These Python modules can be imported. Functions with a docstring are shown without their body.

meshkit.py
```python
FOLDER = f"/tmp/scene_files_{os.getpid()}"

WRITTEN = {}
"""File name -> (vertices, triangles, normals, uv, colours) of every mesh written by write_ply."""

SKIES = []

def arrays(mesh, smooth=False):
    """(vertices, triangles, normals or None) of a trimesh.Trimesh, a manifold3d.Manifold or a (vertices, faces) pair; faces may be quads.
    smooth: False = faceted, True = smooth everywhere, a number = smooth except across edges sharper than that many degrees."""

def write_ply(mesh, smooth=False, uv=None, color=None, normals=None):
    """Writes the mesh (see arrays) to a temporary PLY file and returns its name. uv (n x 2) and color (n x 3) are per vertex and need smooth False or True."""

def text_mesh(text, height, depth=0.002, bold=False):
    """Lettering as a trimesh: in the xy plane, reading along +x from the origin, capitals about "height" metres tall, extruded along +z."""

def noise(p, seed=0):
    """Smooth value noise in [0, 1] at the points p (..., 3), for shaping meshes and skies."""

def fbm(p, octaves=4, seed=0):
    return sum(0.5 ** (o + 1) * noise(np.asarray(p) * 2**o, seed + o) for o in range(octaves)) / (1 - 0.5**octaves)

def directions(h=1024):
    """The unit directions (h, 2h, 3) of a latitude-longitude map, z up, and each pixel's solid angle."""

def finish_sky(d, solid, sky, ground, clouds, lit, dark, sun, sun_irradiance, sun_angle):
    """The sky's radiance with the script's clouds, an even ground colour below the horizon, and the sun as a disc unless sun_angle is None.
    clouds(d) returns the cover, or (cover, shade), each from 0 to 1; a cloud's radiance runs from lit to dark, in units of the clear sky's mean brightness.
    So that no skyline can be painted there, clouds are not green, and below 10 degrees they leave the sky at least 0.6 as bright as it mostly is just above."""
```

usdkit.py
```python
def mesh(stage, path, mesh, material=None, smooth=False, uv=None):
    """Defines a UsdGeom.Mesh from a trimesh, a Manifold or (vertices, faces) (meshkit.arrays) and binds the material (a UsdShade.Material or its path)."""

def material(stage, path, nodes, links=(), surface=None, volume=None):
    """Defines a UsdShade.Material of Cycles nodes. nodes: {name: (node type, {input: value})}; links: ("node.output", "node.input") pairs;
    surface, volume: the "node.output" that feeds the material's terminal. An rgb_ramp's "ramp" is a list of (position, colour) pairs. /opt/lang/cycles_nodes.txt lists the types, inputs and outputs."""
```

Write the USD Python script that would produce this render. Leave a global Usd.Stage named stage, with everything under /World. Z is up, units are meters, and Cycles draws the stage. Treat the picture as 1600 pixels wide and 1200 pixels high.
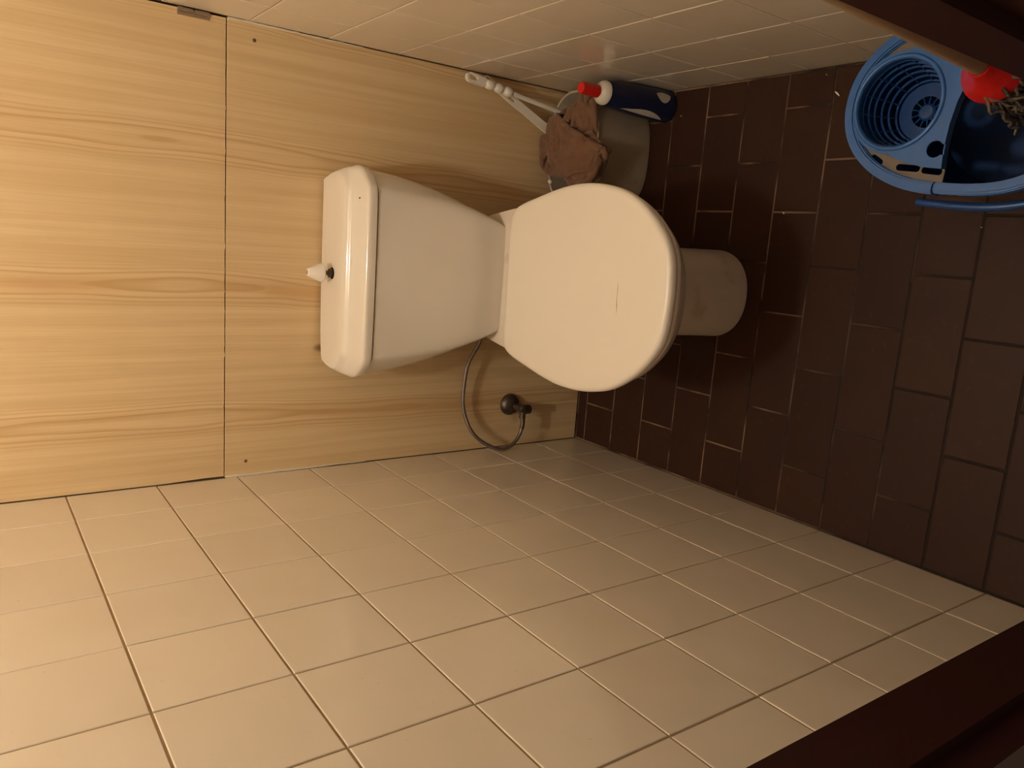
import math
import numpy as np, trimesh, manifold3d as m3
import shapely.geometry as sg, shapely.affinity as sa
from shapely.ops import unary_union
from pxr import Usd, UsdGeom, UsdLux, UsdShade, Gf, Sdf
import usdkit, meshkit

stage = Usd.Stage.CreateInMemory()
UsdGeom.SetStageUpAxis(stage, UsdGeom.Tokens.z)
UsdGeom.SetStageMetersPerUnit(stage, 1.0)
UsdGeom.Xform.Define(stage, '/World')
UsdGeom.Scope.Define(stage, '/World/Looks')
rng = np.random.default_rng(7)

# ------------------------------------------------------------------ camera (the photograph is turned: image right is down)
cam = UsdGeom.Camera.Define(stage, '/World/camera')
RIGHT = np.array([0.07216, -0.57932, -0.81190]); DOWN = np.array([-0.98091, -0.18860, 0.04739]); FWD = np.array([-0.18058, 0.79298, -0.58187])
CPOS = np.array([0.50953, -1.53664, 1.35304])
cam.AddTransformOp().Set(Gf.Matrix4d(*[float(x) for x in (*RIGHT, 0, *(-DOWN), 0, *(-FWD), 0, *CPOS, 1)]))
cam.CreateHorizontalApertureAttr(36.0); cam.CreateVerticalApertureAttr(27.0)
cam.CreateFocalLengthAttr(36.0 * 1205.05 / 1600)
cam.CreateClippingRangeAttr(Gf.Vec2f(0.02, 50))
cam.CreateExposureAttr(0.0)
# the dim corridor behind the camera
dome = UsdLux.DomeLight.Define(stage, '/World/dome'); dome.CreateIntensityAttr(1.0); dome.CreateColorAttr(Gf.Vec3f(0.06, 0.040, 0.027))
LAMP_POS, LAMP_STRENGTH, LAMP_COLOR = (0.39, -0.92, 2.34), 202.0, (1.0, 0.945, 0.815)

# ------------------------------------------------------------------ scene tree helpers
used, BASE = {}, {}
def path_for(parent, name):
    p = f'{parent}/{name}'; k = used.get(p, 0); used[p] = k + 1
    return p if k == 0 else f'{p}_{k:03d}'
def tag(prim, label=None, cat=None, group=None, kind=None):
    for k, v in (('label', label), ('category', cat), ('group', group), ('kind', kind)):
        if v: prim.SetCustomDataByKey(k, v)
def thing(name, loc, label=None, cat=None, group=None, kind=None):
    p = path_for('/World', name); x = UsdGeom.Xform.Define(stage, p)
    x.AddTranslateOp().Set(Gf.Vec3d(*map(float, loc))); BASE[p] = np.array(loc, float)
    tag(x.GetPrim(), label, cat, group, kind); return p
def part(parent, name, mesh, mat, smooth=35, label=None, kind=None):
    """mesh is given in world coordinates; it is stored relative to its thing."""
    p = path_for(parent, name); root = '/'.join(p.split('/')[:3]); b = BASE.get(root, np.zeros(3))
    v, f, _ = meshkit.arrays(mesh); o = usdkit.mesh(stage, p, (v - b, f), mat, smooth=smooth)
    tag(o.GetPrim(), label=label, kind=kind); return p

# ------------------------------------------------------------------ mesh helpers
def cat(*ms): return trimesh.util.concatenate([tm(m) for m in ms])
def tm(m):
    v, f, _ = meshkit.arrays(m); return trimesh.Trimesh(v, f, process=False)
def box(x0, y0, z0, x1, y1, z1):
    m = trimesh.creation.box((x1 - x0, y1 - y0, z1 - z0)); m.apply_translation(((x0 + x1) / 2, (y0 + y1) / 2, (z0 + z1) / 2)); return m
def loft(rings, cap0=True, cap1=True):
    rings = [np.asarray(r, float) for r in rings]; n = len(rings[0]); v = np.vstack(rings); f = []
    for k in range(len(rings) - 1):
        a = k * n + np.arange(n); b = k * n + (np.arange(n) + 1) % n
        f.append(np.stack([a, b, b + n], 1)); f.append(np.stack([a, b + n, a + n], 1))
    extra = []
    for flag, k, s in ((cap0, 0, -1), (cap1, len(rings) - 1, 1)):
        if flag:
            c = len(v) + len(extra); extra.append(rings[k].mean(0)); a = k * n + np.arange(n); b = k * n + (np.arange(n) + 1) % n
            f.append(np.stack([a, b, np.full(n, c)], 1)[:, ::1 if s > 0 else -1])
    if extra: v = np.vstack([v, extra])
    m = trimesh.Trimesh(v, np.vstack(f), process=False)
    if cap0 and cap1 and m.volume < 0: m.invert()
    return m
def chaikin(p, it=2, closed=True):
    p = np.asarray(p, float)
    for _ in range(it):
        q = np.roll(p, -1, 0) if closed else p[1:]; a = p if closed else p[:-1]
        r = np.empty((2 * len(a), p.shape[1])); r[0::2] = .75 * a + .25 * q; r[1::2] = .25 * a + .75 * q
        p = r if closed else np.vstack([p[:1], r, p[-1:]])
    return p
def spline(p, n=40):
    from scipy.interpolate import CubicSpline
    p = np.asarray(p, float); t = np.r_[0, np.cumsum(np.linalg.norm(np.diff(p, axis=0), axis=1))]
    return CubicSpline(t, p)(np.linspace(0, t[-1], n))
def tube(path, r, sides=12, closed=False):
    path = np.asarray(path, float); n = len(path); r = np.broadcast_to(r, n)
    t = np.roll(path, -1, 0) - np.roll(path, 1, 0) if closed else np.gradient(path, axis=0)
    t /= np.linalg.norm(t, axis=1, keepdims=True)
    u = np.cross(t[0], [0.31, 0.17, 0.93]); u /= np.linalg.norm(u); rings = []
    a = np.linspace(0, 2 * math.pi, sides, endpoint=False)
    for k in range(n):
        u = u - t[k] * (u @ t[k]); u /= np.linalg.norm(u); w = np.cross(t[k], u)
        rings.append(path[k] + r[k] * (np.cos(a)[:, None] * u + np.sin(a)[:, None] * w))
    if closed: return loft(rings + [rings[0]], False, False)
    return loft(rings)
def lathe(prof, center=(0, 0, 0), axis=(0, 0, 1), sides=40, caps=True):
    prof = np.asarray(prof, float); a = np.linspace(0, 2 * math.pi, sides, endpoint=False)
    ax = np.array(axis, float); ax /= np.linalg.norm(ax)
    u = np.cross(ax, [0, 1, 0] if abs(ax[1]) < .9 else [1, 0, 0]); u /= np.linalg.norm(u); w = np.cross(ax, u)
    return loft([np.array(center) + z * ax + r * (np.cos(a)[:, None] * u + np.sin(a)[:, None] * w) for r, z in prof], caps, caps)
def rbox(x0, y0, z0, x1, y1, z1, r=.003):
    s = [m3.Manifold.sphere(r, 12).translate((x, y, z)) for x in (x0 + r, x1 - r) for y in (y0 + r, y1 - r) for z in (z0 + r, z1 - r)]
    return tm(m3.Manifold.batch_hull(s))
def extrude(poly, z0, z1):
    ms = [trimesh.creation.extrude_polygon(g, z1 - z0, engine='earcut') for g in getattr(poly, 'geoms', [poly])]
    m = trimesh.util.concatenate(ms); m.apply_translation((0, 0, z0)); return m
def slab(x0, x1, y0, y1, h, c):
    """tile in local (u, v, w): top at w = 0, thickness h, chamfer c."""
    o = np.array([[x0, y0], [x1, y0], [x1, y1], [x0, y1]]); i = np.array([[x0 + c, y0 + c], [x1 - c, y0 + c], [x1 - c, y1 - c], [x0 + c, y1 - c]])
    R = lambda p, w: np.c_[p, np.full(4, w)]
    i2 = o + (i - o) * .35
    return loft([R(o, -h), R(o, -c * .9), R(i2, -c * .3), R(i, 0)])

# ------------------------------------------------------------------ material helpers
class G:
    def __init__(s): s.n, s.l, s.k = {}, [], 0
    def node(s, kind, inputs=None, **links):
        s.k += 1; name = f'n{s.k}'; s.n[name] = (kind, inputs or {})
        for a, b in links.items(): s.l.append((b, f'{name}.{a}'))
        return name
    def math(s, op, *a):
        inp, ln = {'math_type': op}, {}
        for i, v in enumerate(a, 1):
            if isinstance(v, str): ln[f'value{i}'] = v
            else: inp[f'value{i}'] = float(v)
        return s.node('math', inp, **ln) + '.value'
    def smooth(s, v, a, b, lo=0., hi=1.): return s.node('map_range', {'range_type': 'smoothstep', 'from_min': a, 'from_max': b, 'to_min': lo, 'to_max': hi, 'clamp': True}, value=v) + '.result'
    def mix(s, fac, a, b, mode='mix'):
        inp, ln = {'blend_type': mode}, {}
        for k, v in (('fac', fac), ('a', a), ('b', b)):
            if isinstance(v, str): ln[k] = v
            else: inp[k] = v
        return s.node('mix_color', inp, **ln) + '.result'
    def noise(s, scale, detail=2, vec=None, rough=.5, dist=0.):
        ln = {'vector': vec} if vec else {}
        return s.node('noise_texture', {'scale': scale, 'detail': detail, 'roughness': rough, 'distortion': dist}, **ln) + '.fac'
    def pos(s): return s.node('geometry') + '.position'
    def mapv(s, vec, scale, loc=(0, 0, 0)): return s.node('mapping', {'scale': scale, 'location': loc}, vector=vec) + '.vector'
    def done(s, name, **p):
        inp, ln = {}, {}
        for k, v in p.items():
            if isinstance(v, str): ln[k] = v
            else: inp[k] = v
        b = s.node('principled_bsdf', inp, **ln)
        return usdkit.material(stage, f'/World/Looks/{name}', s.n, s.l, surface=f'{b}.BSDF')
def plain(name, color, rough=.5, vary=.0, scale=30., bump=0., bscale=200., **kw):
    g = G(); p = g.pos(); c = tuple(color)
    if vary: c = g.mix(g.noise(scale, 4, p), tuple(x * (1 - vary) for x in color), tuple(min(1, x * (1 + vary)) for x in color))
    if bump: kw['normal'] = g.node('bump', {'strength': bump, 'distance': .002}, height=g.noise(bscale, 3, p)) + '.normal'
    return g.done(name, base_color=c, roughness=rough, **kw)

def wall_tile_mat(name, col):
    g = G(); p = g.pos(); r = g.node('object_info') + '.random'
    c = g.mix(r, tuple(x * .965 for x in col), tuple(min(1, x * 1.02) for x in col))
    sp = g.smooth(g.noise(160, 3, p), .715, .76); c = g.mix(g.math('multiply', sp, .35), c, (.32, .2, .1))
    dirt = g.smooth(g.noise(7, 4, p), .45, .75); c = g.mix(g.math('multiply', dirt, .10), c, (.55, .42, .28))
    nb = g.node('bump', {'strength': .10, 'distance': .006}, height=g.noise(14, 2, p)) + '.normal'
    return g.done(name, base_color=c, roughness=.16, specular_ior_level=.5, normal=nb)
M = {}
M['wall_tile'] = wall_tile_mat('wall_tile', (.80, .705, .57))
M['wall_grout'] = plain('wall_grout', (.37, .25, .145), .9, .25, 40)
def floor_tile():
    g = G(); p = g.pos(); r = g.node('object_info') + '.random'
    c = g.mix(r, (.033, .0115, .0058), (.044, .0165, .0082))
    c = g.mix(g.math('multiply', g.smooth(g.noise(14, 5, p), .4, .7), .35), c, (.030, .0115, .007))
    c = g.mix(g.math('multiply', g.smooth(g.noise(60, 4, p), .58, .75), .16), c, (.11, .06, .035))
    nb = g.node('bump', {'strength': .25, 'distance': .002}, height=g.noise(90, 4, p)) + '.normal'
    return g.done('floor_tile', base_color=c, roughness=.55, specular_ior_level=.22, normal=nb)
M['floor_tile'] = floor_tile()
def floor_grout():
    # pale grout at the back of the room, shade towards the doorway painted into its colour
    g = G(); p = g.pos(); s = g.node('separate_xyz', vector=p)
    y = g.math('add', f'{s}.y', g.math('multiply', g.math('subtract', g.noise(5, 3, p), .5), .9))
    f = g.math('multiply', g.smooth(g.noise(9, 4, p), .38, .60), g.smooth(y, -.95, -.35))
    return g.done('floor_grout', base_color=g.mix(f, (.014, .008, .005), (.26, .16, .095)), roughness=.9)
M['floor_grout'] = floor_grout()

def wood(name):
    g = G(); p = g.pos(); s = g.node('separate_xyz', vector=p)
    x, z = f'{s}.x', f'{s}.z'
    wob = g.math('multiply', g.math('subtract', g.noise(1.0, 2, g.mapv(p, (2.2, 1, 1.7))), .5), .045)
    slant = g.math('multiply', z, -.012)
    xx = g.math('add', g.math('add', x, wob), slant)
    # three repeats of the veneer sheet, 0.255 m apart
    u = g.math('subtract', g.math('floored_modulo', g.math('add', xx, .268), .255), .1275)
    u2 = g.math('multiply', u, u)
    nz = g.noise(1.0, 2, g.mapv(p, (7, 1, 2.6), (3, 0, 1.7)))
    F = g.math('add', g.math('multiply', u2, 2500.), g.math('multiply', nz, 3.4))
    saw = g.math('fraction', F)
    ring = g.node('rgb_ramp', {'ramp': [(0., (.15,) * 3), (.25, (0.,) * 3), (.55, (.10,) * 3), (.86, (1.,) * 3), (.95, (.75,) * 3), (1., (.15,) * 3)]}, fac=saw) + '.color'
    ring = g.node('rgb_to_bw', color=ring) + '.val'
    band = g.smooth(g.math('absolute', u), .020, .046, 1., 0.)
    core = g.smooth(g.math('absolute', u), .004, .016, 1., 0.)
    fine = g.noise(1.0, 5, g.mapv(p, (55, 1, 1.1)), .62)
    finer = g.noise(1.0, 4, g.mapv(p, (330, 1, 4)), .6)
    base = g.mix(g.smooth(fine, .32, .68), (.69, .50, .27), (.79, .605, .355))
    base = g.mix(g.math('multiply', g.smooth(finer, .45, .7), .22), base, (.60, .38, .15))
    base = g.mix(g.math('multiply', g.math('multiply', ring, band), .55), base, (.50, .275, .095))
    base = g.mix(g.math('multiply', g.math('multiply', core, g.smooth(nz, .5, .64)), .55), base, (.57, .31, .12))
    sp = g.smooth(g.noise(1.0, 2, g.mapv(p, (70, 1, 45))), .80, .84)
    base = g.mix(g.math('multiply', sp, .5), base, (.30, .16, .06))
    # a small dark knot beside the cistern lid
    kx, kz = g.math('subtract', x, .262), g.math('subtract', z, .730)
    kd = g.math('sqrt', g.math('add', g.math('multiply', kx, kx), g.math('multiply', g.math('multiply', kz, kz), .25)))
    base = g.mix(g.smooth(kd, .003, .012, .8, 0.), base, (.22, .10, .035))
    nb = g.node('bump', {'strength': .12, 'distance': .001}, height=finer) + '.normal'
    return g.done(name, base_color=base, roughness=.48, specular_ior_level=.4, normal=nb)
M['wood'] = wood('veneer_wood')
M['wood_edge'] = plain('wood_edge', (.42, .25, .10), .8, .2, 60)
M['dark_gap'] = plain('dark_backing', (.09, .05, .025), .9)
M['gasket'] = plain('gasket', (.16, .10, .06), .8)  # dark tone for the shaded seam under the cistern lid
M['caulk'] = plain('caulk', (.80, .70, .55), .45)
M['screw'] = plain('screw', (.17, .10, .05), .5, metallic=.4)
M['hinge'] = plain('hinge_metal', (.42, .34, .26), .38, metallic=.85)
M['ceramic'] = plain('ceramic', (.82, .76, .665), .10, .015, 8, coat_weight=.3, coat_roughness=.04)
def pedestal():
    g = G(); p = g.pos()
    f = g.math('multiply', g.smooth(g.noise(16, 5, p), .52, .72), .45)
    return g.done('stained_ceramic', base_color=g.mix(f, (.80, .70, .59), (.48, .30, .15)), roughness=.22)
M['pan'] = pedestal()
M['seat'] = plain('seat_plastic', (.86, .785, .665), .32, .01, 10)
M['scratch'] = plain('scratch', (.34, .22, .12), .7)
M['chrome'] = plain('chrome', (.50, .44, .38), .22, metallic=1.0)
M['dull_chrome'] = plain('dull_chrome', (.14, .112, .09), .46, .45, 110, metallic=.85)
M['dark_metal'] = plain('dark_metal', (.075, .06, .05), .4, metallic=.6)
M['braid'] = plain('braided_steel', (.30, .25, .22), .36, .25, 500, .5, 900, metallic=.85)
M['white_plastic'] = plain('white_plastic', (.90, .845, .75), .35)
M['dark_hole'] = plain('dark_hole', (.025, .015, .01), .8)
def bin_mat():
    g = G(); p = g.pos()
    c = g.mix(g.noise(25, 5, p), (.40, .33, .235), (.50, .42, .31)); c = g.mix(g.smooth(g.noise(120, 3, p), .68, .74), c, (.2, .13, .08))
    return g.done('bin_plastic', base_color=c, roughness=.42)
M['bin'] = bin_mat()
M['rag'] = plain('brown_cloth', (.185, .088, .043), .9, .25, 45, .5, 500, sheen_weight=.25, sheen_roughness=.5)
M['navy'] = plain('navy_plastic', (.012, .016, .055), .3)
M['red'] = plain('red_plastic', (.66, .022, .016), .22)
M['label'] = plain('label_white', (.62, .58, .52), .45, .12, 60)
M['collar'] = plain('collar_white', (.80, .74, .62), .4)
M['blue'] = plain('blue_plastic', (.031, .122, .36), .34, .06, 20)
M['blue_dark'] = plain('blue_plastic_body', (.008, .052, .20), .36, .06, 20)
M['blue_warm_reflection'] = plain('warm_reflection_plastic', (.15, .115, .085), .5, .2, 40)  # tan tint: warm light reflected on the wringer strip, put into its colour
M['mop_stick'] = plain('mop_stick', (.40, .27, .15), .55, .12, 40)
def strings():
    g = G(); p = g.pos(); f = g.smooth(g.noise(55, 4, p), .35, .65)
    return g.done('mop_strings', base_color=g.mix(f, (.06, .04, .03), (.27, .20, .135)), roughness=.95)
M['strings'] = strings()
def jamb():
    g = G(); p = g.pos(); n = g.noise(1.0, 4, g.mapv(p, (40, 40, 2)))
    return g.done('wine_wood', base_color=g.mix(n, (.026, .0075, .0065), (.044, .012, .0095)), roughness=.45, specular_ior_level=.3)
M['jamb'] = jamb()
M['ceiling'] = plain('ceiling_paint', (.78, .74, .68), .9)
M['plaster'] = plain('plaster', (.62, .42, .30), .9, .05, 10)
M['crumb'] = plain('crumb', (.80, .68, .55), .8)
g = G(); e = g.node('emission', {'color': LAMP_COLOR, 'strength': LAMP_STRENGTH})
M['glow'] = usdkit.material(stage, '/World/Looks/lamp_glow', g.n, g.l, surface=f'{e}.emission')

# ------------------------------------------------------------------ room
W, D0, D1, H, T = .8746, 0.0, -1.20, 2.45, .152
S_ = 'structure'
def tile_grid(parent, us, vs, place, mat, joint, h=.006, c=.0012, tilt=.0012):
    for v0, v1 in zip(vs[:-1], vs[1:]):
        for u0, u1 in zip(us[:-1], us[1:]):
            if u1 - u0 < .012 or v1 - v0 < .012: continue
            m = slab(u0 + joint / 2, u1 - joint / 2, v0 + joint / 2, v1 - joint / 2, h, c)
            a, b = rng.normal(0, tilt, 2); w = rng.normal(0, .00012)
            m.vertices[:, 2] += a * (m.vertices[:, 0] - (u0 + u1) / 2) + b * (m.vertices[:, 1] - (v0 + v1) / 2) + w
            m.vertices = place(m.vertices); m.fix_normals()
            part(parent, 'tile', m, mat, smooth=False)
# left wall: columns run away from the back wall, rows rise from the floor
ys_l = [-1.21] + [-(.4399 + m * T) for m in range(4, -3, -1)] + [-.001]
zs_l = [.001] + [.142 + k * T for k in range(16)]
wl = thing('wall_left', (0, 0, 0), 'left wall of square cream glazed tiles beside the toilet', kind=S_)
part(wl, 'grout', box(-.06, -1.304, -.02, -.0016, .05, H), M['wall_grout'], smooth=False)
tile_grid(wl, ys_l, zs_l, lambda v: np.c_[v[:, 2], v[:, 0], v[:, 1]], M['wall_tile'], .0026)
ys_r = [-1.21] + [-(.4296 + m * T) for m in range(5, -3, -1)] + [-.001]
zs_r = [.001] + [.4311 + k * T for k in range(-2, 14)]
wr = thing('wall_right', (W, 0, 0), 'right wall of square cream glazed tiles behind the bin and the bottle', kind=S_)
part(wr, 'grout', box(W + .0016, -1.304, -.02, W + .06, .05, H), M['wall_grout'], smooth=False)
tile_grid(wr, ys_r, zs_r, lambda v: np.c_[W - v[:, 2], v[:, 0], v[:, 1]], M['wall_tile'], .0024)
# floor: running bond, rows parallel to the back wall
fl = thing('floor', (0, 0, 0), 'floor of dark brown rectangular tiles in running bond', kind=S_)
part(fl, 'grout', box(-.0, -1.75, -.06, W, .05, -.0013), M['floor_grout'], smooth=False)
FW, FY = .1009, -.067
for n in range(0, 18):
    y1, y0 = min(-(FY + n * FW), -.001), -(FY + (n + 1) * FW)
    xs = [x for x in ((.104 if n % 2 else .0055) + .2005 * k for k in range(-1, 6)) if .012 < x < W - .012]
    tile_grid(fl, [.002] + xs + [W - .002], [y0, y1], lambda v: v, M['floor_tile'], .0036, tilt=.002)
# back wall: boarded with veneered panels
wb = thing('wall_back', (0, 0, 0), 'back wall boarded with a pale pine veneer panel behind the cistern', kind=S_)
part(wb, 'backing', box(0, .024, -.02, W, .06, H), M['dark_gap'], smooth=False)
def jagged(x0, x1, z, amp, seed, n=220):
    r = np.random.default_rng(seed); xs = np.linspace(x0, x1, n); d = np.zeros(n)
    for _ in range(15):
        c, w_, a = r.uniform(x0 + .1, x1 - .1), r.uniform(.001, .007), r.uniform(.3, 1.) * amp * (1 if r.random() < .8 else -.5); d += a * np.clip(1 - np.abs(xs - c) / w_, 0, 1)
    return [(x, z + e_) for x, e_ in zip(xs, d + r.normal(0, abs(amp) * .08, n))]
def panel(poly, y0, y1):
    m = extrude(poly, 0, y1 - y0); v = m.vertices; m.vertices = np.c_[v[:, 0], y1 - v[:, 2], v[:, 1]]; m.fix_normals(); return m
low = sg.Polygon([(.0015, .004), (W - .0015, .004)] + jagged(.0015, W - .0015, .9268, .0006, 3)[::-1])
part(wb, 'wood_panel', panel(low, 0, .018), M['wood'], smooth=False)
for sx, sz in ((.843, .877), (.031, .885)):
    part(wb, 'screw', lathe([(.0001, -.0018), (.0016, -.0018), (.0033, -.0006), (.0033, .002), (.0001, .002)], (sx, 0, sz), (0, 1, 0), 16), M['screw'])
part(wb, 'caulk', tube(np.array([[.0022, -.0012, z] for z in np.linspace(.62, .925, 30)]) + np.c_[rng.normal(0, .0004, (30, 2)), np.zeros(30)], np.linspace(.0012, .0034, 30), 8), M['caulk'])
part(wb, 'caulk', tube(np.array([[W - .0022, -.0012, z] for z in np.linspace(.66, .925, 30)]) + np.c_[rng.normal(0, .0004, (30, 2)), np.zeros(30)], np.linspace(.001, .0028, 30), 8), M['caulk'])
dr = thing('door_1', (0, 0, .929), 'hinged hatch door of pale pine veneer above the panel behind the toilet', kind=S_)
up = sg.Polygon(jagged(.004, .8712, .9289, -.0021, 12) + [(.8712, 2.0), (.0016, 2.0), (.0016, 1.04), (.0040, .97)])
part(dr, 'door_panel', panel(up, -.0008, .018), M['wood'], smooth=False)
hg = part(dr, 'hinge', box(.8600, -.0022, .958, .8712, .0, 1.012), M['hinge'], smooth=False)
for a, b in ((.958, .9835), (.9862, 1.012)):
    part(hg, 'knuckle', lathe([(.0001, a), (.0030, a), (.0036, a + .0012), (.0036, b - .0012), (.0030, b), (.0001, b)], (.8692, -.0035, 0), sides=18), M['hinge'])
pnl = thing('wall_back_upper', (0, 0, 2.0), 'upper part of the back wall over the hatch door', kind=S_)
part(pnl, 'wood_panel', box(.001, 0, 2.003, W - .001, .018, H), M['wood'], smooth=False)
ce = thing('ceiling', (0, 0, H), 'plain painted ceiling', kind=S_)
part(ce, 'ceiling_board', box(-.06, -1.33, H, W + .06, .06, H + .05), M['ceiling'], smooth=False)
# front wall and its wine-red door frame
JL, JR, JT, YF, YO = .0935, .6868, 2.02, -1.212, -1.3040
wf = thing('wall_front', (0, YF, 0), 'front wall around the doorway', kind=S_)
for b in ((-.06, JL - .055, 0, H), (JR + .055, W + .06, 0, H), (JL - .055, JR + .055, JT + .055, H)):
    part(wf, 'wall_panel', box(b[0], YO, b[2], b[1], YF, b[3]), M['plaster'], smooth=False)
def jamb_mesh(x, s):
    b = -1.272 if s > 0 else -1.248
    p = [(0, -1.2), (0, b), (-.013, b), (-.013, -1.3045), (-.0545, -1.3045), (-.0545, -1.2115), (-.07, -1.2115), (-.07, -1.2), (-.003, -1.1985)]
    p = [(x + s * a, b) for a, b in p]
    return extrude(sg.Polygon(p).buffer(0), 0.001, JT + .05)
tl = thing('trim_1', (JL, -1.2, 0), 'dark wine-red wooden door jamb at the left of the doorway', kind=S_)
part(tl, 'jamb', jamb_mesh(JL, 1), M['jamb'], smooth=False)
tr = thing('trim_2', (JR, -1.2, 0), 'dark wine-red wooden door jamb at the right of the doorway', kind=S_)
part(tr, 'jamb', jamb_mesh(JR, -1), M['jamb'], smooth=False)
th = thing('trim_3', (.39, -1.2, JT), 'dark wine-red head of the door frame', kind=S_)
part(th, 'frame_head', box(JL + .001, -1.303, JT, JR - .001, -1.2, JT + .05), M['jamb'], smooth=False)
# lamp
lp = thing('ceiling_lamp', (LAMP_POS[0], LAMP_POS[1], H), 'round white globe lamp under the ceiling', 'lamp')
lx, ly, lz = LAMP_POS
part(lp, 'ceiling_rose', lathe([(.001, H), (.055, H), (.055, H - .012), (.045, H - .02), (.001, H - .02)], (lx, ly, 0)), M['white_plastic'])
part(lp, 'stem', lathe([(.012, H - .02), (.012, lz + .055), (.03, lz + .052)], (lx, ly, 0), sides=20), M['white_plastic'])
gl = trimesh.creation.icosphere(3, .055); gl.apply_translation(LAMP_POS); part(lp, 'globe', gl, M['glow'], smooth=True)

# ------------------------------------------------------------------ toilet
to = thing('toilet', (.431, -.33, 0), 'white ceramic toilet with closed cream lid and low cistern against the wood panel', 'toilet')
def plan(hw, yf, yb=-.006, sq=0., xc=.4255, n_it=3):
    k = hw / .21; q = lambda a, b: (a + (b - a) * sq) * k
    dy = yf - yb
    half = [(.196 * k, yb), (.2085 * k, yb + .43 * dy), (.2095 * k, yb + .61 * dy), (q(.201, .2085), yb + .77 * dy), (q(.180, .206), yb + .915 * dy), (q(.168, .201), yb + .978 * dy), (q(.152, .188), yb + .997 * dy), (q(.118, .14), yf), (.05 * k, yf - .0012)]
    full = half + [(-x, y) for x, y in half[::-1]]
    p = np.array(full); p = chaikin(np.vstack([p[:1] * [1, 1], p]), n_it)
    return np.c_[p[:, 0] + xc, p[:, 1]]
def ring(p, z, zt=0.): return np.c_[p, z + zt * 0 * p[:, 0]]
hwz = [(.3895, .1135), (.392, .1165), (.41, .1265), (.44, .1405), (.47, .1525), (.51, .168), (.55, .181), (.59, .191), (.63, .1985), (.67, .2035), (.691, .205)]
part(to, 'cistern', loft([ring(plan(h, -.1668 + (.003 if z < .391 else 0), sq=float(np.clip((.60 - z) / .21, 0, 1)) ** .8, xc=.4295 - .004 * (z - .388) / .3), z) for z, h in hwz]), M['ceramic'], smooth=40)
part(to, 'gasket', loft([ring(plan(.2045, -.1662), z) for z in (.6905, .6945)]), M['gasket'], smooth=40)  # added dark band, stands in for the shadow in the lid seam
ins = [(0.002, .6935), (0, .695), (0, .706), (.001, .7100), (.0035, .7132), (.009, .7155), (.020, .7182), (.032, .7212), (.0415, .7240), (.0455, .7260), (.0480, .7288), (.0502, .7318), (.0530, .7342), (.0575, .7361), (.070, .7373), (.085, .7375)]
part(to, 'cistern_lid', loft([ring(plan(.2105 - min(i, .004) * .75 - .0125 * max(0., (z - .7095) / .028) ** 1.6 - max(i - .056, 0) * .1, -.1700 + i, yb=-.004 - i * .05), z) for i, z in ins]), M['ceramic'], smooth=50)
fx, fy = .4225, -.063
part(to, 'lid_hole', lathe([(.0118, .7366), (.0118, .7378), (.001, .7378)], (fx, fy, 0), sides=24), M['dark_hole'])
nut = cat(lathe([(.007, .7375), (.0088, .7385), (.0088, .7445), (.007, .7455)], (fx, fy, 0), sides=6), lathe([(.0042, .745), (.0042, .752), (.0065, .7525), (.0065, .757)], (fx, fy, 0), sides=14))
part(to, 'flush_rod', nut, M['dull_chrome'], smooth=30)
part(to, 'flush_knob', lathe([(.001, .7566), (.0165, .7566), (.0185, .7585), (.0182, .7625), (.0135, .775), (.0085, .786), (.0070, .7885), (.004, .789), (.004, .7875), (.0002, .7875)], (fx, fy, 0), sides=32), M['white_plastic'], smooth=50)
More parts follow.
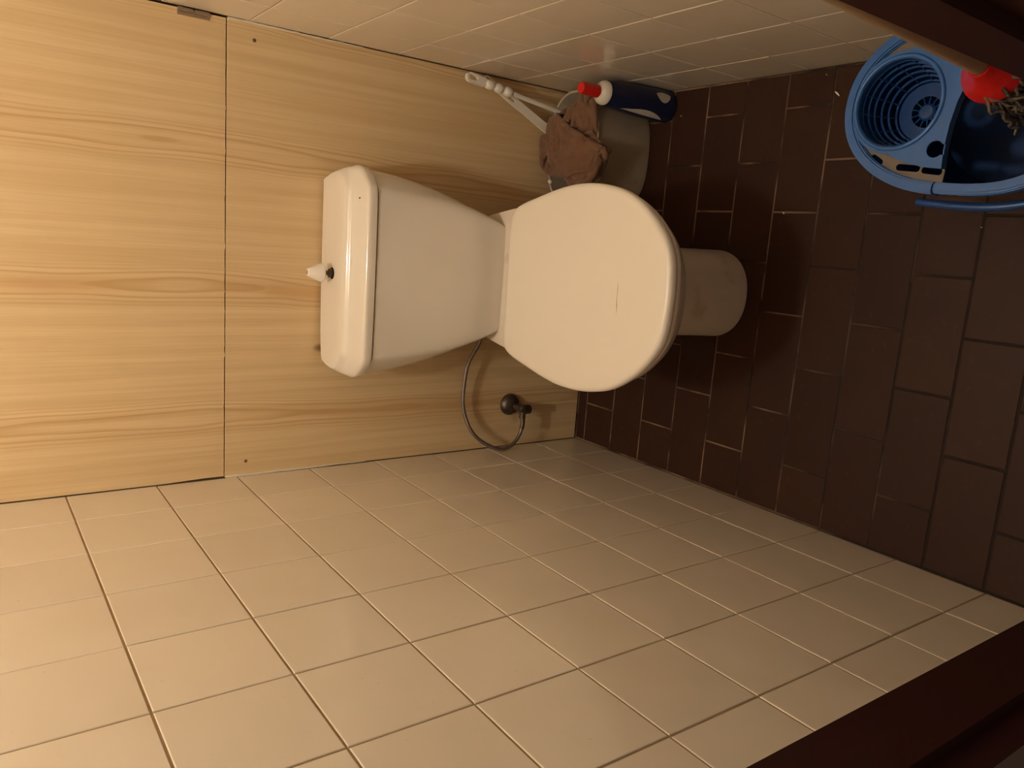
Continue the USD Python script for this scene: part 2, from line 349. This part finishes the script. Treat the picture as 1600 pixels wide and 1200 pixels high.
part(to, 'knob_tip', lathe([(.0046, .7870), (.0046, .7893), (.0001, .7896)], (fx, fy, 0), sides=16), M['mop_stick'], label='brown dot in the end of the flush knob')
spk = trimesh.creation.icosphere(2, .0014); spk.apply_translation((.5708, -.1440, .7202)); part(to, 'speck', spk, M['dark_hole'])
# pan
prof = np.array([(.0285, .0), (.029, .118), (.033, .136), (.045, .1475), (.07, .1565), (.09, .1615), (.11, .166), (.136, .1725), (.163, .1785), (.189, .1835), (.215, .187), (.242, .1885), (.268, .188), (.294, .186), (.32, .1815), (.347, .1755), (.373, .1655), (.399, .151), (.426, .1315), (.452, .1055), (.468, .083), (.477, .058), (.4805, .03), (.4815, .0)])
def egg(off=0., t0=None):
    r = [(h, -.2 - t) for t, h in prof]; full = r + [(-h, y) for h, y in r[::-1][1:-1]]
    g_ = sg.Polygon(chaikin(full, 2)).buffer(.004).buffer(-.004)
    if off: g_ = g_.buffer(off, join_style=1, quad_segs=24)
    e_ = g_.exterior; q = np.array([e_.interpolate(s, normalized=True).coords[0] for s in np.linspace(0, 1, 160, endpoint=False)])
    k = np.argmax(q[:, 1] - np.abs(q[:, 0])); q = np.roll(q, -k, 0)
    if not sg.LinearRing(q).is_ccw: q = q[::-1]
    return np.c_[q[:, 0] + .4307 - (q[:, 1] + .2) * .0163, q[:, 1]]
lid = [(-.006, .4105), (-.001, .4120), (0., .4155), (0., .4215), (-.0012, .4255), (-.004, .4283), (-.0085, .4298), (-.016, .4305), (-.05, .4309)]
part(to, 'seat_lid', loft([ring(egg(i), z) for i, z in lid]), M['seat'], smooth=60)
part(to, 'seat_ring', loft([ring(egg(i), z) for i, z in ((-.012, .3945), (-.0065, .396), (-.005, .400), (-.0055, .406), (-.009, .4085))]), M['seat'], smooth=60, label='cream seat ring under the lid')
def pan_ring(z, hw, yf, yb, hb, n=96, yw=None, sq=2.2):
    """D-shaped section: half width hw, rounded front at yf, back at yb with half width hb."""
    a = np.linspace(-math.pi / 2, math.pi / 2, n // 2); ym = yf + hw * (1.0 if yw is None else yw)
    fr = np.c_[hw * np.sign(np.sin(a)) * np.abs(np.sin(a)) ** (2 / sq), ym + (yf - ym) * np.abs(np.cos(a)) ** (2 / sq)]
    m = n - len(fr); t = np.linspace(0, 1, m // 2 + 1)[1:]
    rt = np.c_[hw + (hb - hw) * t ** 1.5, ym + (yb - ym) * t]; lf = rt[::-1] * [-1, 1]
    p = np.vstack([fr, rt, lf]); return np.c_[p[:, 0] + .4315, p[:, 1], np.full(len(p), z)]
secs = [(.3935, .172, -.655, -.03, .118, 1.25), (.385, .176, -.660, -.03, .118, 1.25), (.365, .174, -.652, -.03, .116, 1.2), (.335, .164, -.632, -.03, .110, 1.15), (.30, .147, -.60, -.035, .104, 1.1), (.265, .124, -.560, -.04, .098, 1.05), (.235, .106, -.522, -.045, .092, 1.0), (.212, .0945, -.500, -.05, .088, 1.0), (.19, .0910, -.494, -.05, .086, .95), (.12, .0905, -.496, -.05, .086, .95), (.03, .0925, -.501, -.05, .087, .95), (.004, .0935, -.503, -.05, .088, .95), (.0005, .0925, -.502, -.05, .087, .95)]
part(to, 'pan', loft([pan_ring(*s[:5], yw=s[5]) for s in secs]), M['pan'], smooth=50)
shp = lambda o: chaikin(np.array([(x * (1 - o / .12) + .4310, y) for x, y in [(.085, -.03), (.092, -.10), (.100, -.165), (.1185, -.192), (.1195, -.255), (-.1195, -.255), (-.1185, -.200), (-.108, -.165), (-.092, -.10), (-.085, -.03)]]), 1)
part(to, 'pan_shelf', loft([ring(shp(o), z) for o, z in ((.004, .36), (.0, .366), (.0, .387), (.0015, .3908), (.005, .3925))]), M['ceramic'], smooth=40)
for dx in (-.0745, .0745):
    part(to, 'hinge_cap', lathe([(.001, .3925), (.010, .3925), (.010, .398), (.0075, .4005), (.001, .4005)], (.431 + dx, -.214, 0), sides=20), M['seat'])
part(to, 'pan_bolt', lathe([(.001, .378), (.006, .378), (.006, .396), (.001, .398)], (.5565, -.1735, -.012), sides=8), M['dark_metal'], label='small dark bolt at the back corner of the pan')
sp_ = np.array([[.456, -.563], [.445, -.5645], [.43, -.5645], [.415, -.566], [.40, -.567]])
sc = tube(np.c_[sp_, np.full(5, .4309)], [.0001, .0006, .0004, .0008, .0001], 6); sc.vertices[:, 2] = .4309 + (sc.vertices[:, 2] - .4309) * .25
part(to, 'scratch', sc, M['scratch'], label='thin dark scratch across the lid')

# ------------------------------------------------------------------ water hose and stop valve
hs = thing('water_hose', (.25, -.07, .40), 'braided metal hose looping from the cistern to the stop valve', 'hose')
hp = spline([(.322, -.062, .402), (.303, -.054, .368), (.2769, -.045, .3601), (.235, -.036, .3779), (.1804, -.028, .3849), (.1332, -.0245, .3844), (.0859, -.026, .3732), (.043, -.034, .3478), (.0181, -.044, .3115), (.0088, -.052, .2782), (.0212, -.050, .243), (.0545, -.047, .2205), (.083, -.0445, .2175)], 90)
part(hs, 'braid', tube(hp, .0046, 14), M['braid'], smooth=50)
part(hs, 'ferrule', tube(hp[-6:], .0058, 14), M['dull_chrome'], smooth=40, label='plain metal ferrule at the valve end')
vv = thing('stop_valve', (.105, 0, .226), 'dull metal stop valve on a domed wall plate left of the toilet', 'valve')
part(vv, 'wall_plate', lathe([(.0275, -.0005), (.0275, -.0035), (.025, -.009), (.020, -.0145), (.013, -.0180), (.001, -.019)], (.1085, 0, .2300), (0, 1, 0), 40), M['dull_chrome'], smooth=60)
part(vv, 'valve_body', cat(lathe([(.0095, -.012), (.0095, -.050), (.007, -.053), (.001, -.053)], (.1060, 0, .2220), (0, 1, 0), 24), lathe([(.008, .0), (.008, .024), (.001, .024)], (.106, -.0440, .2185), (-1, 0, 0), 20)), M['dull_chrome'], smooth=40)
part(vv, 'valve_knob', lathe([(.001, .0), (.0110, .0), (.0122, .002), (.0122, .019), (.010, .021), (.001, .021)], (.1010, -.037, .2130), (0, 0, -1), 10), M['dark_metal'], smooth=30, label='small dark ribbed knob')

# ------------------------------------------------------------------ waste bin, rag, brushes
BX, BY = .734, -.103
def stad(hx, hy, n=72, e=2.7):
    a = np.linspace(0, 2 * math.pi, n, endpoint=False); c, s = np.cos(a), np.sin(a)
    return np.c_[hx * np.sign(c) * np.abs(c) ** (2 / e), hy * np.sign(s) * np.abs(s) ** (2 / e)] + [BX, BY]
bn = thing('waste_bin', (BX, BY, 0), 'oval beige plastic waste bin between the toilet and the right wall', 'bin')
bo = [(.108, .068, .0006), (.112, .071, .002), (.1135, .0725, .008), (.118, .0785, .09), (.1225, .0835, .176)]
bi = [(.1205, .0815, .176), (.116, .0765, .09), (.111, .070, .006)]
part(bn, 'body', loft([np.c_[stad(a, b), np.full(72, z)] for a, b, z in bo + bi]), M['bin'], smooth=50)
part(bn, 'rim', tube(np.c_[stad(.1232, .0842), np.full(72, .1775)], .0034, 10, closed=True), M['bin'], smooth=True, label='rolled rim')
# brush with a beaded handle
br = thing('toilet_brush', (.83, -.045, .2), 'white toilet brush with a beaded handle leaning into the right corner', 'brush')
tip, low_ = np.array([.855, -.028, .421]), np.array([.8005, -.046, .06]); ax = (low_ - tip) / np.linalg.norm(low_ - tip)
def along(d): return tip + ax * d
bead = lambda d0, d1, r: [(.0040 + (r + .0018) * math.sqrt(max(0., 1 - (2 * (t - .5)) ** 2)), d0 + (d1 - d0) * t) for t in np.linspace(0.02, .98, 11)]
hpf = bead(.040, .0645, .0050) + bead(.0645, .089, .0050) + bead(.089, .1135, .0052) + [(.0056, .1150), (.0053, .16), (.0050, .26)]
part(br, 'handle', lathe([(.0001, .038)] + hpf + [(.0001, .26)], tip, ax, 20), M['white_plastic'], smooth=50)
sidev = np.cross(ax, [0, 1, 0]); sidev /= np.linalg.norm(sidev); nrm = np.cross(ax, sidev)
def local_poly(poly, o, u, v, w, th):
    m = extrude(poly, -th / 2, th / 2); p = m.vertices; m.vertices = o + p[:, :1] * u + p[:, 1:2] * v + p[:, 2:3] * w; m.fix_normals(); return m
stadium = lambda a, b, r: sg.LineString([a, b]).buffer(r, quad_segs=12)
loop = stadium((.0015, 0), (.034, 0), .0098).difference(stadium((.0015, 0), (.015, 0), .0048))
part(br, 'hang_loop', local_poly(loop, tip, ax, sidev, nrm, .0105), M['white_plastic'], smooth=30)
bc = along(.275)
bru = cat(*[tube([along(.285 + .06 * t), along(.285 + .06 * t) + .03 * (math.cos(a) * sidev + math.sin(a) * nrm)], .0012, 5) for t in np.linspace(0, 1, 12) for a in np.linspace(0, 6.28, 14, endpoint=False) + t * 3])
part(br, 'bristles', bru, M['white_plastic'], kind='stuff')
# flat strap handle with slots, crossing behind the brush
sh = thing('flat_brush_handle', (.81, -.03, .2), 'flat white plastic handle with a slot and a loop, crossing behind the beaded brush', 'brush')
p0, p1 = np.array([.8650, -.0135, .374]), np.array([.7215, -.0365, .09]); a2 = (p1 - p0) / np.linalg.norm(p1 - p0); L2 = np.linalg.norm(p1 - p0)
s2 = np.cross(a2, [0, 1, 0]); s2 /= np.linalg.norm(s2); n2 = np.cross(a2, s2)
pl2 = sg.Polygon([(.006, -.0075), (.05, -.0085), (.10, -.0098), (L2, -.0102), (L2, .0102), (.10, .0098), (.05, .0085), (.006, .0075)]).union(sg.Point(.007, 0).buffer(.0078)).difference(stadium((.008, 0), (.036, 0), .0045)).difference(stadium((.062, 0), (.088, 0), .0042))
part(sh, 'strap', local_poly(pl2, p0, a2, s2, n2, .004), M['white_plastic'], smooth=30)

# crumpled rag: a draped sheet with deep folds, and loose curled edges on top of it
rg = thing('brown_rag', (.73, -.12, .18), 'crumpled brown cloth lying over the top of the beige bin', 'cloth')
from scipy.spatial import cKDTree
from scipy.ndimage import zoom
def rag_sim(n=64, rest=.0068, steps=340, seed=3, BX=.734, BY=-.103):
    r = np.random.default_rng(seed)
    I, J = np.meshgrid(np.arange(n), np.arange(n), indexing='ij'); idx = lambda i, j: (i * n + j).ravel()
    u, v = (I - n / 2) * rest, (J - n / 2) * rest
    ang = .5; X = np.stack([.735 + .8 * (u * np.cos(ang) - v * np.sin(ang)), -.11 + .8 * (u * np.sin(ang) + v * np.cos(ang)), .34 + 0 * u], -1)
    ph = r.uniform(0, 6.28, 6)
    X[..., 2] += .05 * np.sin(u * 28 + ph[0]) * np.cos(v * 22 + ph[1]) + .03 * np.sin((u + v) * 41 + ph[2]) + .004 * r.normal(size=u.shape)
    X = X.reshape(-1, 3); P = X.copy(); N = n * n
    cons = []
    def grp(di, dj, k, stiff):
        for par in range(2):
            a_i, a_j = [], []
            m = ((I // max(1, di) if di else J // max(1, abs(dj))) % 2 == par) & (I + di < n) & (J + dj < n) & (J + dj >= 0)
            A = (I * n + J)[m]; B = ((I + di) * n + J + dj)[m]
            cons.append((A, B, rest * np.hypot(di, dj), stiff))
    grp(1, 0, 1, 1.); grp(0, 1, 1, 1.); grp(1, 1, 1, .5); grp(1, -1, 1, .5); grp(2, 0, 2, .05); grp(0, 2, 2, .05)
    ij = np.stack([I.ravel(), J.ravel()], 1); th = .0062
    for s in range(steps):
        V = (X - P) * .965; P = X.copy(); X = X + V; X[:, 2] -= .00028
        # bunch the cloth together while it falls
        if s < 210:
            c = X - [.735, -.112, 0]; d = np.hypot(c[:, 0] / 1.0, c[:, 1] / 1.05); over = np.clip(d - .045, 0, None)
            X[:, :2] -= (c[:, :2] / np.maximum(d, 1e-6)[:, None]) * (over * .045)[:, None]
        if s % 2 == 0:
            pairs = cKDTree(X).query_pairs(th, output_type='ndarray')
            if len(pairs):
                far = np.abs(ij[pairs[:, 0]] - ij[pairs[:, 1]]).max(1) > 2; pairs = pairs[far]
        for it in range(5):
            for A, B, L, k in cons:
                d = X[B] - X[A]; l = np.linalg.norm(d, axis=1, keepdims=True); c = d * ((l - L) / np.maximum(l, 1e-9) * .5 * k)
                X[A] += c; X[B] -= c
            if len(pairs):
                a, b = pairs.T; d = X[b] - X[a]; l = np.linalg.norm(d, axis=1, keepdims=True); c = d * (np.minimum(l - th, 0) / np.maximum(l, 1e-9) * .4)
                np.add.at(X, a, c); np.add.at(X, b, -c)
            # the bin below, the walls, the pan beside
            e = (np.abs((X[:, 0] - BX) / .126) ** 2.7 + np.abs((X[:, 1] - BY) / .087) ** 2.7) ** (1 / 2.7)
            top = .1815 + .012 * np.clip((X[:, 1] + .16) / .1, 0, 1)
            ins = (e < 1) & (X[:, 2] < top); up = ins & ((top - X[:, 2]) < (1 - e) * .10 + .012)
            X[up, 2] += (top[up] - X[up, 2]) * .8; P[up, :2] += (X[up, :2] - P[up, :2]) * .3
            sd = ins & ~up; c = X[sd, :2] - [BX, BY]; X[sd, :2] = [BX, BY] + c / e[sd][:, None]
            X[:, 1] = np.minimum(X[:, 1], -.008); X[:, 0] = np.minimum(X[:, 0], .866); X[:, 2] = np.maximum(X[:, 2], .004)
            bx, by = X[:, 0] - .8385, X[:, 1] + .2175; bd = np.hypot(bx, by); h_ = (bd < .040) & (X[:, 2] < .20); X[h_, 0] = .8385 + bx[h_] / bd[h_] * .040; X[h_, 1] = -.2175 + by[h_] / bd[h_] * .040
            m_ = X[:, 1] < -.19; X[m_, 0] = np.maximum(X[m_, 0], .63)
    return X.reshape(n, n, 3)
def rag_mesh():
    X = rag_sim(); U = np.stack([zoom(X[..., k], 2, order=3, mode='nearest') for k in range(3)], -1); n = U.shape[0]
    i = np.arange(n * n).reshape(n, n)
    f = np.vstack([np.stack([i[:-1, :-1], i[1:, :-1], i[1:, 1:]], -1).reshape(-1, 3), np.stack([i[:-1, :-1], i[1:, 1:], i[:-1, 1:]], -1).reshape(-1, 3)])
    m = trimesh.Trimesh(U.reshape(-1, 3), f, process=False); nn = m.vertex_normals
    a = trimesh.Trimesh(m.vertices + nn * .0007, f, process=False); b = trimesh.Trimesh(m.vertices - nn * .0007, f[:, ::-1], process=False)
    return trimesh.util.concatenate([a, b])
part(rg, 'cloth', rag_mesh(), M['rag'], smooth=True)
vw = -FWD
part(rg, 'button', lathe([(.0001, -.002), (.0042, -.001), (.0048, .001), (.003, .0025), (.0001, .003)], (.6535, -.075, .214), vw, 16), M['collar'], label='small white button')

# ------------------------------------------------------------------ cleaner bottle
CX, CY = .8385, -.2175
bt = thing('cleaner_bottle', (CX, CY, 0), 'navy bottle of cleaner with red cap and white collar by the right wall', 'bottle')
bprof = [(.0305, .0005), (.0335, .002), (.0350, .007), (.0352, .03), (.0342, .08), (.0318, .13), (.0292, .168), (.0272, .190), (.0258, .1955)]
def bell(z): return float(np.interp(z, [p[1] for p in bprof], [p[0] for p in bprof]))
def bring(z, off=0., a=None):
    a = np.linspace(0, 2 * math.pi, 64, endpoint=False) if a is None else a; r = bell(z) + off
    return np.c_[CX + r * np.cos(a), CY + .88 * r * np.sin(a), np.full(len(a), z)]
part(bt, 'body', loft([bring(p[1]) for p in bprof]), M['navy'], smooth=50)
part(bt, 'collar', lathe([(.0250, .1955), (.0254, .198), (.0240, .2045), (.019, .211), (.0130, .2145), (.0120, .217)], (CX, CY, 0), sides=40), M['collar'], smooth=50)
part(bt, 'cap', lathe([(.0122, .2155), (.0132, .217), (.0124, .2605), (.0112, .2625), (.0001, .2625)], (CX, CY, 0), sides=28), M['red'], smooth=40)
def patch(bot, top, z0, z1, n=24, k=10):
    """label patch between the angles bot(z) and top(z)"""
    R_ = []
    for z in np.linspace(z0, z1, n):
        a0, a1 = bot((z - z0) / (z1 - z0)), top((z - z0) / (z1 - z0)); R_.append(bring(z, .0004, np.linspace(a0, a1, k)))
    V = np.array(R_).reshape(-1, 3); i = np.arange(n * k).reshape(n, k)
    f = np.vstack([np.stack([i[:-1, :-1], i[:-1, 1:], i[1:, 1:]], -1).reshape(-1, 3), np.stack([i[:-1, :-1], i[1:, 1:], i[1:, :-1]], -1).reshape(-1, 3)])
    return trimesh.Trimesh(V, f, process=False)
part(bt, 'label', patch(lambda t: -2.75 + .1 * t, lambda t: -2.75 + .1 * t + .62 * math.sin(math.pi * min(1, t * 1.05)) ** .8 * (1 - .55 * t), .030, .165), M['label'], smooth=True, label='white swoosh down the left of the bottle')
part(bt, 'label', patch(lambda t: -1.02 - .55 * math.sin(math.pi * t) ** .6, lambda t: -1.02 + .15 * math.sin(math.pi * t), .022, .066), M['label'], smooth=True, label='white leaf-shaped mark low on the bottle')

# ------------------------------------------------------------------ mop bucket
KX, KY, RZ = .737, -.990, math.radians(-5.0)
bk = thing('mop_bucket', (KX, KY, 0), 'blue plastic mop bucket with a round wringer basket by the doorway', 'bucket')
cR, sR = math.cos(RZ), math.sin(RZ)
def kw(p):
    p = np.asarray(p, float); return np.c_[KX + cR * p[:, 0] - sR * p[:, 1], KY + sR * p[:, 0] + cR * p[:, 1]]
def oval(hx, hy, n=96):
    a = np.linspace(0, 2 * math.pi, n, endpoint=False); c, s = np.cos(a), np.sin(a); e_ = np.where(s > 0, 2.12, 2.75)
    return np.c_[hx * np.sign(c) * np.abs(c) ** (2 / e_), hy * np.sign(s) * np.abs(s) ** (2 / e_)]
def kring(hx, hy, z): return np.c_[kw(oval(hx, hy)), np.full(96, z)]
def kmesh(m):
    v = m.vertices; m.vertices = np.c_[kw(v[:, :2]), v[:, 2]]; return m
HX, HY = .121, .163
part(bk, 'body', loft([kring(.088, .122, .0008), kring(.092, .126, .004), kring(.110, .150, .20), kring(HX - .008, HY - .008, .236), kring(HX - .011, HY - .011, .236), kring(.107, .147, .20), kring(.089, .123, .007)]), M['blue_dark'], smooth=40)
def rim_band(off, z0, zt, y_from, y_to):
    o, i = sg.Polygon(oval(HX + off, HY + off)), sg.Polygon(oval(HX - .0165, HY - .0165)); clip = sg.box(-1, y_from, 1, y_to); ms = []
    for ao, ai, a, b in ((0, 0, z0, zt - .006), (-.0012, -.001, zt - .006, zt - .0022), (-.0042, -.0035, zt - .0022, zt)):
        ms.append(extrude(o.buffer(ao).difference(i.buffer(-ai)).intersection(clip), a, b))
    return kmesh(trimesh.util.concatenate(ms))
part(bk, 'rim', rim_band(-.001, .226, .2475, -1, .0035), M['blue'], smooth=30)
wgp = part(bk, 'wringer', rim_band(.0008, .224, .2500, .0045, 1), M['blue'], smooth=30, label='wringer insert over the far half of the bucket')
PY = -.004
inner = sg.Polygon(oval(HX - .0155, HY - .0155))
BCX, BCY, BR = -.001, .080, .0605
keyh = sg.Point(-.062, .0115).buffer(.0112).union(sg.box(-.069, -.02, -.055, .006))
arc = sg.Polygon([(-.2, PY), (-.09, PY), (-.06, PY + .0035), (-.03, PY + .004), (0, PY + .001), (.03, PY - .006), (.06, PY - .015), (.2, PY - .03), (.2, .3), (-.2, .3)])
plate_area = inner.buffer(-.0185).union(sg.Point(BCX, BCY).buffer(BR + .010)).intersection(inner.buffer(-.001)).intersection(arc)
plate = plate_area.difference(keyh).difference(sg.Point(BCX, BCY).buffer(BR, quad_segs=24))
part(wgp, 'plate', kmesh(extrude(plate, .2490, .2520)), M['blue'], smooth=30)
part(wgp, 'basket_collar', kmesh(cat(tube(np.c_[BCX + (BR + .0025) * np.cos(np.linspace(0, 6.2832, 60, endpoint=False)), BCY + (BR + .0025) * np.sin(np.linspace(0, 6.2832, 60, endpoint=False)), np.full(60, .2525)], .0032, 10, closed=True))), M['blue'], smooth=True)
tro = inner.buffer(.0015).difference(plate_area.buffer(-.001)).intersection(arc)
for a, b in (((-.082, .093), (-.076, .104)), ((-.088, .036), (-.0875, .062)), ((-.0905, -.018 + .022), (-.0895, .024)), ((.0855, .045), (.083, .066))): tro = tro.difference(stadium(a, b, .0046))
part(wgp, 'side_strip', kmesh(extrude(tro, .2385, .2405)), M['blue_warm_reflection'], smooth=30, label='grey-brown side strip with slots, warm reflected light in its colour')
skirt = plate_area.difference(plate_area.buffer(-.0018)).difference(sg.Point(BCX, BCY).buffer(BR + .004))
part(wgp, 'plate_edge', kmesh(extrude(skirt, .2400, .2495)), M['blue'], smooth=30)
bas = []; zs = np.linspace(.250, .172, 7); rs = np.interp(zs, [.166, .180, .215, .252], [.040, .0455, .0560, .0605]); aa = np.linspace(0, 2 * math.pi, 56, endpoint=False)
def hoop(r, z, ro, zh): return lathe([(r, z), (r + ro, z), (r + ro, z + zh), (r, z + zh), (r, z)], (BCX, BCY, 0), sides=56, caps=False)
for r, z in zip(rs[1:], zs[1:]): bas.append(hoop(r, z, .003, .0024))
bas.append(hoop(rs[0] - .001, .243, .003, .009))
for a in np.linspace(0, 2 * math.pi, 14, endpoint=False):
    d_ = np.array([math.cos(a), math.sin(a), 0]); bas.append(tube([np.array([BCX, BCY, z]) + d_ * (r + .0014) for r, z in zip(rs, zs)], .0013, 6))
bas.append(hoop(.0225, .1665, .0190, .003))
bas.append(lathe([(.0001, .1665), (.0125, .1665), (.0125, .1690), (.0095, .1715), (.0001, .1720)], (BCX, BCY, 0), sides=28))
for a in np.linspace(0, 2 * math.pi, 13, endpoint=False):
    d_ = np.array([math.cos(a), math.sin(a), 0]); bas.append(tube([np.array([BCX, BCY, .168]) + d_ * .0118, np.array([BCX, BCY, .168]) + d_ * .0235], .0011, 6))
part(wgp, 'basket', kmesh(cat(*bas)), M['blue_dark'], smooth=30, label='openwork wringer basket of hoops and ribs')
a_ = np.linspace(math.pi * .96, 2.04 * math.pi, 70); s_, c_ = np.sin(a_), np.cos(a_)
bail = np.c_[(HX + .0115) * np.sign(c_) * np.abs(c_) ** (2 / 2.75), (HY + .012) * np.sign(s_) * np.abs(s_) ** (2 / 2.75)]
bail = np.c_[kw(bail), .212 - .03 * np.clip(-s_, 0, 1) ** 2]
bl = tube(bail, .0058, 10); part(bk, 'bail_handle', bl, M['blue_dark'], smooth=True)

# ------------------------------------------------------------------ mop
A0, A1 = np.array([.7668, -1.0360, .2985]), np.array([.7190, -1.1835, 1.30]); am = (A1 - A0) / np.linalg.norm(A1 - A0)
mp = thing('mop', (.755, -1.05, .2), 'string mop with a red socket and a plain stick standing in the bucket', 'mop')
part(mp, 'stick', lathe([(.0102, -.03), (.0102, np.linalg.norm(A1 - A0) - .006), (.008, np.linalg.norm(A1 - A0)), (.0001, np.linalg.norm(A1 - A0))], A0, am, 24), M['mop_stick'], smooth=40)
bsh = [(.0106, .003), (.0125, .004), (.0142, .001), (.0164, -.008), (.0212, -.019), (.0285, -.033), (.0352, -.046), (.0372, -.053), (.0345, -.053), (.030, -.034), (.0110, -.012)]
part(mp, 'socket', lathe(bsh, A0, am, 44, caps=False), M['red'], smooth=50, label='flared red plastic socket')
rs_ = np.random.default_rng(5); st = []
for k in range(260):
    a, r = rs_.uniform(0, 6.283), .031 * math.sqrt(rs_.uniform(.05, 1)); e1 = np.array([math.cos(a), math.sin(a), 0])
    s0 = A0 - am * .040 + e1 * r; pts = [s0]; ln = rs_.uniform(.08, .19); sp2 = rs_.uniform(.05, .35); d_ = np.array([rs_.normal(0, .006), -.012 + rs_.normal(0, .008), 0])
    for t in np.linspace(.12, 1, 8): pts.append(s0 + e1 * r * sp2 * math.sin(2 * t) + d_ * t * 2.2 + np.array([0, 0, -ln * t]) + rs_.normal(0, .0045, 3) * [1, 1, .6])
    st.append(tube(chaikin(np.array(pts), 1, False), rs_.uniform(.0014, .0026), 5))
part(mp, 'strings', trimesh.util.concatenate(st), M['strings'], smooth=True, kind='stuff')

# ------------------------------------------------------------------ litter on the floor
def scrap(name, label, catg, pts, r, hgt):
    t = thing(name, (pts[0][0], pts[0][1], 0), label, catg)
    m = tube(np.c_[np.array(pts), np.full(len(pts), hgt)], r, 8); m.vertices[:, 2] = np.maximum(.0002, m.vertices[:, 2]); part(t, 'scrap', m, M['crumb'], smooth=True)
scrap('paper_scrap', 'pale curled paper scrap on the floor beside the bucket and wall', 'litter', [(.828, -.643), (.8245, -.648), (.8195, -.653)], [.0010, .0020, .0012], .0019)
scrap('crumb', 'tiny pale crumb on the floor in front of the toilet foot', 'litter', [(.607, -.564), (.604, -.567)], [.0010, .0016], .0014)
scrap('crumb', 'tiny white crumb on the floor at the base of the navy bottle', 'litter', [(.8165, -.262), (.8155, -.2645)], [.0013, .0011], .0012)
scrap('crumb', 'tiny white crumb on the floor close to the right wall', 'litter', [(.8615, -.619), (.8605, -.6205)], [.0010, .0010], .0010)
scrap('crumb', 'tiny white crumb on the floor left of the bucket handle', 'litter', [(.588, -.940), (.587, -.941)], [.0011, .0010], .0010)
